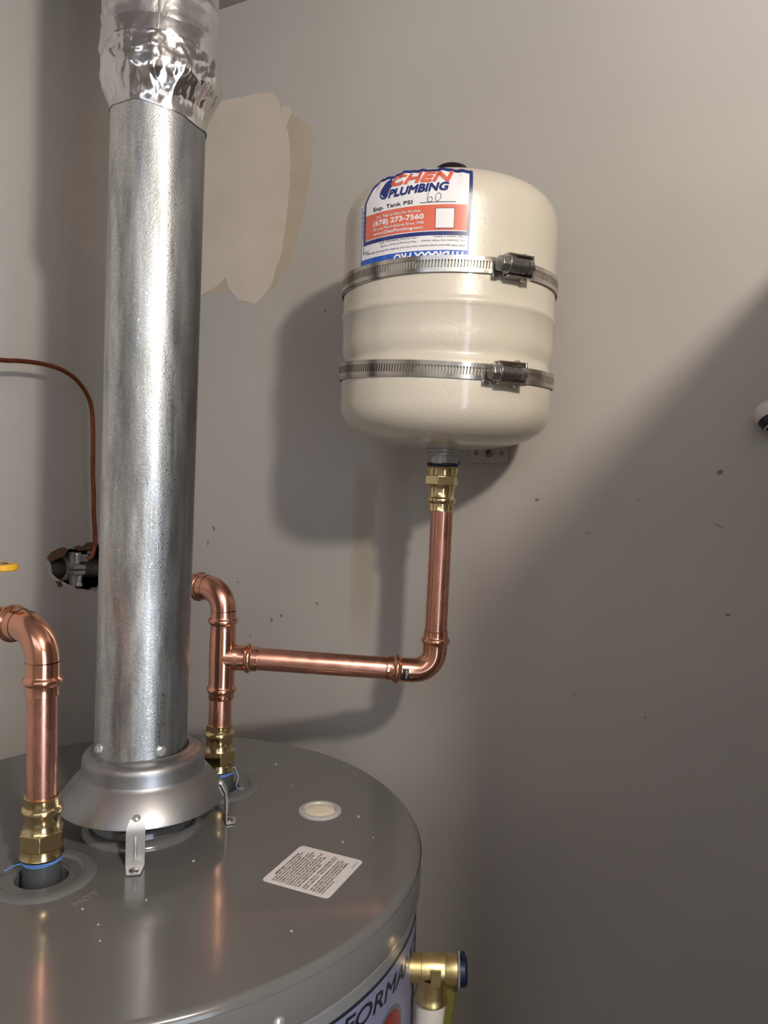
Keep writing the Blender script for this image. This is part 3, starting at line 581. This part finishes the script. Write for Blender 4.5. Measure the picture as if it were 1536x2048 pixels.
# stickers: s along the girth (mm, 0 = facing -Y), z height
def st(s, z, lay=0.3):
    a = s/TRD; r_ = TRD
    if z > 558:
        q = z-558; inn = TRD-(71+k_*math.cos(math.asin(min(1, q/k_)))); r_ = TRD-.62*inn
        wv = max(0, z-566); r_ += .075*wv*math.sin(s*.33+.6)+.05*wv*math.sin(s*.71+z*.1)
    return Vector((TX+(r_+lay)*math.sin(a), TY-(r_+lay)*math.cos(a), z))
mb = MB(); grid(mb, lambda s, z: st(s, z, .22), -102, 9.5, 502.5, 560, 44, 8); pl_ = obj('product_label', mb, M['white'], et, label='white and blue product label, printed upside down')
mb = MB()
grid(mb, lambda s, z: st(s, z, .32), -100.5, 8.3, 502.5, 510.6, 44, 2); grid(mb, lambda s, z: st(s, z, .32), -100.5, -99.3, 510, 558.5, 1, 8); grid(mb, lambda s, z: st(s, z, .32), 7.1, 8.3, 510, 558.5, 1, 8)
obj('blue_border', mb, M['blue'], pl_)
mb = MB()
def upside(text, s_right, z_top, size, wd, **k): add_text(mb, text, lambda a, b: st(s_right-a, z_top-b, .42), 0, 0, size, width=wd, **k)
upside('With NSF approved polypropylene inner liner and durable, long-life butyl diaphragm', 5.0, 515.2, 1.7, 96)
upside('\u2022 For Domestic Hot Water Systems', 5.0, 519.4, 1.7, 38); upside('\u2022 Tank Volume: 2 Gallons', 5.0, 522.6, 1.6, 27)
upside('\u2022 Max Working Pressure: 150 PSI', -36, 519.4, 1.7, 37); upside('\u2022 Max Working Temperature: 200\u00b0F', -36, 522.6, 1.7, 39)
grid(mb, lambda s, z: st(s, z, .42), -96.5, -88.5, 517.2, 517.6, 2, 1); grid(mb, lambda s, z: st(s, z, .42), -96.5, -88.5, 515.8, 516.2, 2, 1); grid(mb, lambda s, z: st(s, z, .42), -96.5, -96.0, 516, 522, 1, 2)
for i in range(6): grid(mb, lambda s, z: st(s, z, .42), -98.0, -97.4, 552-i*4.2, 554.6-i*4.2, 1, 1)
obj('small_print', mb, M['ink'], pl_, smooth=0, recalc=False)
mb = MB(); upside('HYDRAXX PRO', 3.5, 509.2, 6.6, 62, shear=.1, bold=.06); obj('brand_lettering', mb, M['white'], pl_, smooth=0, recalc=False)
# company sticker
TOPE = [(-83, 580.5), (-76, 580.0), (-66, 581.5), (-50.5, 583.6), (-38, 582.0), (-27, 581.6), (-18, 582.4), (10.2, 579.6)]
def topz(s):
    for (a, za), (b, zb) in zip(TOPE, TOPE[1:]):
        if s <= b: return za+(zb-za)*(max(a, s)-a)/(b-a)
    return TOPE[-1][1]
def leftx(z): return -96.5+(0 if z < 560 else (z-560)*.64)
def rightx(z): return 8.8+(z-523)*.025
def sheet(q, p, lay, ins=0.0):
    """q, p in 0..1 over the sticker, ins = inset from its outline in mm"""
    z0 = 523.2+ins; zz = z0+(topz(leftx(575)+p*100)-ins-z0)*q; l = leftx(zz)+ins; r_ = rightx(zz)-ins; s = l+(r_-l)*p
    return st(s, zz, lay)
mb = MB(); grid(mb, lambda x, y: sheet(y, x, .55), 0, 1, 0, 1, 56, 26); cs = obj('company_sticker', mb, M['navy'], et, recalc=False, label='plumber sticker with navy border, wrinkled at the top')
mb = MB(); grid(mb, lambda x, y: sheet(y, x, .72, 3.2), 0, 1, 0, 1, 56, 26); obj('white_panel', mb, M['white'], cs, recalc=False)
mb = MB(); grid(mb, lambda s, z: st(s, z, .86), -93.3, 5.8, 527.2, 549, 50, 4); obj('orange_panel', mb, M['orange'], cs, recalc=False)
LAY = 1.0
mb = MB(); add_text(mb, 'CHEN', lambda a, b: st(a, b, LAY+.25), -64.5, 569.9, 9.2, width=57, shear=.24, bold=.085, rot=-.01, step=1.4)
obj('name_lettering', mb, M['orange'], cs, smooth=0, recalc=False, label='CHEN in orange slanted capitals')
mb = MB(); add_text(mb, 'PLUMBING', lambda a, b: st(a, b, LAY+.2), -65.6, 559.6, 7.0, width=55, shear=.22, bold=.07, rot=.03, step=1.6)
dp = [(-66.3, 578.2), (-64.6, 574.5), (-63.8, 569.5), (-65.5, 566.5), (-67, 561.0), (-69.5, 559.2), (-73, 559.8), (-75.6, 562.6), (-75.9, 566.4), (-74, 570.2), (-70.5, 574.0)]
v2, f2 = refine(*poly_fill(dp), 1.6); mb.add([st(x, y, LAY+.15) for x, y in v2], f2)
obj('drop_and_plumbing', mb, M['navy'], cs, smooth=0, recalc=False, label='navy water drop and PLUMBING')
mb = MB(); pp = [(-74.6, 564.4), (-73.8, 562.6), (-72.2, 561.2), (-70.6, 560.8), (-72.0, 562.0), (-73.4, 563.4)]; v2, f2 = poly_fill(pp); mb.add([st(x, y, LAY+.4) for x, y in v2], f2)
for txt, x0, z0, sz, wd, bo in (('Call, Text or Scan for Service:', -79.5, 543.9, 2.3, 45, .05), ('(678) 273-7560', -82.5, 537.9, 4.4, 51, .06), ('Serving Metro-Atlanta Since 1998', -82.3, 533.6, 2.2, 51, .05), ('www.ChenPlumbing.com', -82.3, 529.5, 2.5, 50.5, .07)):
    add_text(mb, txt, lambda a, b: st(a, b, LAY), x0, z0, sz, width=wd, bold=bo, rot=-.006)
obj('white_lettering', mb, M['white'], cs, smooth=0, recalc=False)
mb = MB(); add_text(mb, 'Exp. Tank PSI', lambda a, b: st(a, b, LAY), -83, 551.0, 3.4, width=41, bold=.03)
grid(mb, lambda s, z: st(s, z, LAY), -35, -4, 550.8, 551.3, 16, 1)
def stroke(pts, wdt):
    for (a, b) in zip(pts, pts[1:]):
        d = Vector((b[0]-a[0], b[1]-a[1])); nn = Vector((-d.y, d.x)).normalized()*wdt
        mb.add([st(a[0]+nn.x, a[1]+nn.y, LAY), st(b[0]+nn.x, b[1]+nn.y, LAY), st(b[0]-nn.x, b[1]-nn.y, LAY), st(a[0]-nn.x, a[1]-nn.y, LAY)], [(0, 1, 2, 3)])
stroke([(-27.6, 559.6), (-28.6, 557), (-28.9, 554), (-28.0, 551.8), (-26.2, 551.2), (-24.6, 552.4), (-24.2, 554.2), (-25.2, 555.6), (-26.8, 555.4), (-28.2, 553.8)], .22)
stroke([(-19.4+2.3*math.cos(rad(t))+.3*math.sin(rad(t))*1.6, 555.2+3.5*math.sin(rad(t))) for t in range(70, 450, 24)], .22)
obj('black_lettering', mb, M['ink'], cs, smooth=0, recalc=False)
mb = MB(); rb = [(-21.2, 529), (-20.4, 528.2), (-5.6, 528.2), (-4.8, 529), (-4.8, 545.2), (-5.6, 546), (-20.4, 546), (-21.2, 545.2)]
grid(mb, lambda s, z: st(s, z, LAY), -21.4, -4.8, 528.6, 546, 8, 1); cb = obj('code_frame', mb, M['ink'], cs, recalc=False)
mb = MB(); grid(mb, lambda s, z: st(s, z, LAY+.12), -20.9, -5.3, 529.1, 545.5, 8, 1); obj('code_panel', mb, M['white'], cs, recalc=False, label='blank white square')

# ------------------------------------------------------------------ hose clamps round the tank
def clamp(label, zc, tilt, roll, az0, az1, headtype):
    root = thing('hose_clamp', label, 'hose clamp', (TX, TY, zc), group='hose clamps round the expansion tank')
    Mx = Matrix.Rotation(rad(roll), 3, 'Y') @ Matrix.Rotation(rad(tilt), 3, 'X'); cen = Vector((TX, TY, zc))
    def f(a, z, r_): return cen + Mx @ Vector((r_*math.sin(a), -r_*math.cos(a), z))
    r0, r1 = TRD+1.5, TRD+2.3; H = 7.0; sh = 3.4; npitch = 240; mb = MB()
    def seg(a, b, z0, z1, z0b=None, z1b=None, q0=r0, q1=r1):
        z0b = z0 if z0b is None else z0b; z1b = z1 if z1b is None else z1b
        vs = [f(a, z0, q1), f(b, z0b, q1), f(b, z1b, q1), f(a, z1, q1), f(a, z0, q0), f(b, z0b, q0), f(b, z1b, q0), f(a, z1, q0)]
        mb.add(vs, [(0, 1, 2, 3), (7, 6, 5, 4), (0, 4, 5, 1), (3, 2, 6, 7), (0, 3, 7, 4), (1, 5, 6, 2)])
    hl = 2*PI/npitch
    for i in range(npitch):
        a = i*hl
        for z0, z1 in ((-H, -sh), (sh, H)):
            n0 = len(mb.v); vs = [f(a, z0, r1), f(a+hl, z0, r1), f(a+hl, z1, r1), f(a, z1, r1), f(a, z0, r0), f(a+hl, z0, r0), f(a+hl, z1, r0), f(a, z1, r0)]
            mb.add(vs, [(0, 1, 2, 3), (7, 6, 5, 4), (0, 4, 5, 1), (3, 2, 6, 7)])
        sl = hl*.14; p = hl*.5
        vs = [f(a-sl, -sh, r1), f(a+p-sl, -sh, r1), f(a+p+sl, sh, r1), f(a+sl, sh, r1), f(a-sl, -sh, r0), f(a+p-sl, -sh, r0), f(a+p+sl, sh, r0), f(a+sl, sh, r0)]
        mb.add(vs, [(0, 1, 2, 3), (7, 6, 5, 4), (0, 3, 7, 4), (1, 5, 6, 2)])
    band = obj('band', mb, M['stainless'], root, smooth=30, recalc=False, label='slotted stainless steel band')
    # plain tail of the band lying under the slotted part, a little lower
    mb = MB(); n = 90
    for i in range(n):
        a = rad(-170+150*i/n); b = rad(-170+150*(i+1)/n); dz = -2.3*math.sin(PI*i/n)
        mb.add([f(a, -H+dz, r0-.3), f(b, -H-2.3*math.sin(PI*(i+1)/n), r0-.3), f(b, H-4, r0-.3), f(a, H-4, r0-.3)], [(0, 1, 2, 3)])
    obj('band_tail', mb, M['stainless'], root, smooth=30, recalc=False)
    # screw housing, a local frame on the band
    am = rad((az0+az1)/2); half = TRD*rad(az1-az0)/2
    nrm = (Mx @ Vector((math.sin(am), -math.cos(am), 0))); tg = (Mx @ Vector((math.cos(am), math.sin(am), 0))); ax = Mx @ Vector((0, 0, 1)); o_ = cen + nrm*(TRD+2.0)
    mb = MB()
    mb.box(o_+nrm*.6+tg*4, tg, nrm, ax, half-5, .7, 9.0)                                    # saddle
    mb.box(o_+nrm*4.6+tg*4+ax*9.4, tg, nrm, ax, half-5, 4.6, .7); mb.box(o_+nrm*4.6+tg*4-ax*9.4, tg, nrm, ax, half-5, 4.6, .7)   # side cheeks
    mb.box(o_+nrm*5.0+tg*(half-1.5), tg, nrm, ax, .8, 5.0, 10.0)                             # end plate
    mb.box(o_+nrm*.4-tg*(half-2)-ax*9, tg, nrm, ax, 3, .6, 2.2); mb.lathe(o_+nrm*4+tg*(half-8)-ax*9, -ax, [(0, 3), (2.4, 3), (3, 2)], 16); mb.lathe(o_+nrm*4+tg*(half-8)+ax*9, ax, [(0, 3), (2.2, 3), (2.8, 2)], 16)
    obj('screw_housing', mb, M['stainless'], root, smooth=20, bevel=.35)
    mb = MB(); s0 = o_+nrm*8.4; prof = []
    t = -8.0
    while t < half-9: prof += [(t, 4.9), (t+.7, 6.2), (t+1.3, 6.2), (t+2.0, 4.9)]; t += 2.3
    mb.lathe(s0, tg, prof+[(half-8, 6.4), (half-3.4, 6.4), (half-3.2, 4), (half-1.2, 4)], 28); wsc = obj('worm_screw', mb, M['darksteel'], root, smooth=30)
    mb = MB(); mb.lathe(s0-tg*8, -tg, [(0, 5.5), (1.5, 8.2), (3, 8.2), (3.4, 7)], 28); mb.prism(s0-tg*10.5, -tg, 7.4, 0, 7.5, 6, rad(15), .8)
    if headtype: mb.box(s0-tg*18.0, nrm, ax, tg, 5.0, .9, .5)
    obj('hex_head', mb, M['darksteel'], wsc, smooth=25, bevel=.3)
    return root
clamp('upper stainless hose clamp, just below the stickers of the cream tank', 499.5, 0.3, -0.7, 16.0, 36.0, 0)
clamp('lower stainless hose clamp, near the bottom of the cream tank', 415.2, 3.6, 1.5, 13.5, 34.5, 1)
# wall bracket behind the tank
def bw(u, d, z): p = CORNER+TR*u-NR*d; return Vector((p.x, p.y, z))
wb = thing('wall_bracket', 'zinc bracket plate screwed to the wall below and behind the cream tank', 'bracket', bw(526, 0, 334))
circ2 = lambda cx, cy, r, n=16: [(cx+r*math.cos(2*PI*i/n), cy+r*math.sin(2*PI*i/n)) for i in range(n)]
mb = MB(); slab2d(mb, lambda x, y, d: bw(x, d, y), [(504, 335), (505.5, 334), (548, 334), (549.4, 335.5), (549.4, 600), (504, 600)], [circ2(511, 345.3, 2.6), circ2(541.5, 345.6, 2.4)], 0, 2.2); obj('plate', mb, M['bracket'], wb, smooth=0, bevel=.3)
mb = MB(); mb.box(bw(526, 4.4, 475), TR, NR, (0, 0, 1), 15, 2.2, 95); obj('channel', mb, M['bracket'], wb, smooth=0, bevel=1)
mb = MB(); hc = bw(525.5, 2.2, 345); mb.lathe(hc, -NR, [(0, 4.6), (.8, 4.4), (2, 3.2), (2.5, 1.0), (2.5, .1)], 24); sc_ = obj('screw', mb, M['steel'], wb)
mb = MB(); mb.box(hc-NR*2.3, TR, NR, (0, 0, 1), 2.4, .5, .6); mb.box(hc-NR*2.3, TR, NR, (0, 0, 1), .6, .5, 2.4); obj('cross_slot', mb, M['black'], sc_, smooth=0)

# ------------------------------------------------------------------ ground wire, clamp and old pipe in the wall hole
def lwp(x, d, z): p = CORNER+TL*x+NL*d; return Vector((p.x, p.y, z))
gp = thing('steel_pipe', 'old dark steel pipe lying inside the hole in the wall', 'pipe', lwp(-110, 20, 178))
mb = MB(); a = lwp(-205, 26, 184); b = lwp(-15, 26, 172); mb.tube([a, a.lerp(b, .5), b], 14.0, 28); obj('pipe', mb, M['oldsteel'], gp)
gc = thing('ground_clamp', 'dull metal ground clamp gripping the old pipe in the wall hole', 'clamp', lwp(-118, 10, 180))
pd = (b-a).normalized(); pc = a.lerp(b, .45); nup = NL.cross(pd).normalized(); nup = nup if nup.z > 0 else -nup
mb = MB()
for sg in (1, -1):
    vs_out = []
    for k in range(13):
        t = rad(180*k/12); vs_out.append((math.cos(t), math.sin(t)))
    ring = [pc+(-NL*cx_*18.5)+(nup*sy*sg*18.5) for cx_, sy in vs_out]; rin = [pc+(-NL*cx_*14.4)+(nup*sy*sg*14.4) for cx_, sy in vs_out]
    n = len(ring); v = [p-pd*9 for p in ring]+[p+pd*9 for p in ring]+[p-pd*9 for p in rin]+[p+pd*9 for p in rin]
    fs = []
    for i in range(n-1): fs += [(i, i+1, n+i+1, n+i), (2*n+i, 3*n+i, 3*n+i+1, 2*n+i+1), (i, 2*n+i, 2*n+i+1, i+1), (n+i, n+i+1, 3*n+i+1, 3*n+i)]
    fs += [(0, n, 3*n, 2*n), (n-1, 3*n-1, 4*n-1, 2*n-1)]; mb.add(v, fs)
    mb.box(pc-NL*23+nup*sg*3.6, NL, nup, pd, 8, 2.6, 9); mb.box(pc-NL*21+nup*sg*14-pd*2*sg, NL, nup, pd, 3.5, 9, 7.5)
obj('clamp_jaws', mb, M['clampmetal'], gc, smooth=35, bevel=.8)
for dd, zz, axis in ((-4, 1, nup), (5, -1, -nup)):
    mb = MB(); c0 = pc-NL*26+pd*dd*.6+nup*zz*8; mb.lathe(c0, axis, [(0, 3), (10, 3), (10, 4.8), (11.5, 5.2), (14, 4.4), (15, 2)], 18); obj('clamp_bolt', mb, M['zinc'], gc)
mb = MB(); mb.box(pc-NL*18+nup*15+pd*12, pd, nup, NL, 8, 5, 5); mb.lathe(pc-NL*18+nup*20+pd*24, nup, [(0, 4), (4, 4), (5, 2)], 16); obj('wire_lug', mb, M['clampmetal'], gc, smooth=20, bevel=1)
gw = thing('ground_wire', 'thin bare copper wire bending along the left wall into the hole', 'wire', (-172, 320, 300))
way = [(-300, 79, 428), (-262, 151.5, 430.5), (-234.1, 204.3, 431.9), (-222.2, 226.6, 434.5), (-209.8, 250.1, 435.6), (-196.6, 274.9, 433), (-186.1, 294.5, 424.4), (-178.1, 309.6, 409), (-173.9, 317.5, 390.9), (-172.5, 320.1, 362.5), (-172.2, 320.6, 333), (-172, 321.1, 304.8), (-171, 322.6, 278), (-170.8, 323.4, 253.1), (-169.8, 325.1, 233.6), (-170, 325.6, 214.1), (-172.2, 323.8, 201.1), (-177, 321, 195.5)]
def crom(P, n=8):
    P = [Vector(p) for p in P]; out = []
    for i in range(len(P)-1):
        p0, p1, p2, p3 = P[max(i-1, 0)], P[i], P[i+1], P[min(i+2, len(P)-1)]
        for k in range(n):
            t = k/n; out.append(.5*((2*p1)+(p2-p0)*t+(2*p0-5*p1+4*p2-p3)*t*t+(3*p1-p0-3*p2+p3)*t**3))
    return out+[P[-1]]
mb = MB(); mb.tube(crom(way), 2.75, 14); obj('wire', mb, M['copperdull'], gw)

# ------------------------------------------------------------------ relief valve on the heater's side
rv = thing('relief_valve', 'brass relief valve with white drain pipe on the heater side', 'valve', (252, -60, -120))
va = Vector((.985, -.06, .03)).normalized(); vo_ = Vector((233, -58.5, -83))
mb = MB(); mb.lathe(vo_, va, [(-4, 10), (-4, 11), (14, 11), (13, 10.2), (14, 11.6), (32, 11.6), (33, 11.2), (34, 11.6), (42.5, 11.4), (43, 10)], 40)
dp0 = vo_+va*22.5; mb.lathe(dp0, (-.02, 0, -1), [(4, 13), (15, 12.6), (18.5, 13), (22, 13.2), (23, 14), (25, 14), (25.6, 12.5), (25.6, 8)], 40, False, False); rb_ = obj('valve_body', mb, M['brassrough'], rv, smooth=40)
mb = MB(); mb.box(dp0+Vector((2, -12.8, 0)), (1, 0, 0), (0, 1, 0), (0, 0, 1), 4, .6, 7); obj('cast_mark', mb, M['brassrough'], rb_, smooth=0, bevel=.3)
mb = MB(); mb.lathe(dp0, (-.03, 0, -1), [(25, 12.2), (30, 12.6), (40, 12.0), (60, 12.2), (1000, 12.2)], 32); obj('drain_pipe', mb, M['pipewhite'], rv, label='white drain pipe')
mb = MB(); e_ = vo_+va*43; mb.lathe(e_, va, [(0, 13), (1, 13.4), (1.6, 13)], 32); obj('end_washer', mb, M['zinc'], rv)
mb = MB(); mb.lathe(e_+va*1.6-Vector((0, 0, 1)), va, [(0, 11.6), (4, 11.6), (6, 10), (6.5, 2)], 32); mb.box(e_+va*4+Vector((0, 0, 9)), va, (0, 1, 0), (0, 0, 1), 1.6, 4, 4); obj('end_cap', mb, simple('navy_cap', (18, 22, 52), .4), rv, label='navy blue end cap')
mb = MB(); vs = []; NT = 14
for i in range(NT+1):
    z = -86-i*8; xo = 272+1.6*math.sin(i*.8)+.6*i*.3
    for yy, xx in ((-62, -17), (-61, 0), (-57.5, 2.5)): vs.append(Vector((xo+xx, yy, z)))
    for yy, xx in ((-57, 2.6), (-59.4, 0), (-60.4, -17)): vs.append(Vector((xo+xx+.3, yy, z)))
fs = []
for i in range(NT):
    for k in range(6): fs.append((i*6+k, i*6+(k+1) % 6, (i+1)*6+(k+1) % 6, (i+1)*6+k))
fs += [tuple(range(6)), tuple(NT*6+k for k in range(5, -1, -1))]
mb.add(vs, fs); obj('hanging_tag', mb, M['olive'], rv, smooth=0, label='dark olive strip hanging behind the drain pipe')

# ------------------------------------------------------------------ grey knob on the wall at the frame's edge
kb = thing('wall_bumper', 'grey rounded wall bumper with dark underside and pale rim on the bare wall', 'bumper', bw(809, 0, 380))
kc = bw(810, 24, 381); ka = Vector((.25, -.45, -.86)).normalized()
mb = MB(); mb.lathe(kc, -ka, [(0, 13.5), (3, 15.2), (8, 15.0), (12, 12.5), (15, 8), (16.2, 2)], 32); obj('knob_dome', mb, M['felt'], kb)
mb = MB(); mb.lathe(kc, ka, [(-1, 13.0), (2, 13.4), (7, 12), (7.5, 9)], 32); obj('knob_band', mb, M['black'], kb)
mb = MB(); mb.torus(kc+ka*8.5, ka, 10.6, 1.1, 32, 10); obj('knob_rim', mb, M['zinc'], kb)
mb = MB(); mb.tube([kc-ka*4, bw(810, 10, 386), bw(810, 1, 387)], 5.5, 16); mb.lathe(bw(810, 0, 387), -NR, [(0, 11), (2, 11), (3, 9)], 24); obj('knob_post', mb, M['zinc'], kb)
for o in list(bpy.data.objects):
    if o.type == 'MESH' and not o.data.users: bpy.data.objects.remove(o)
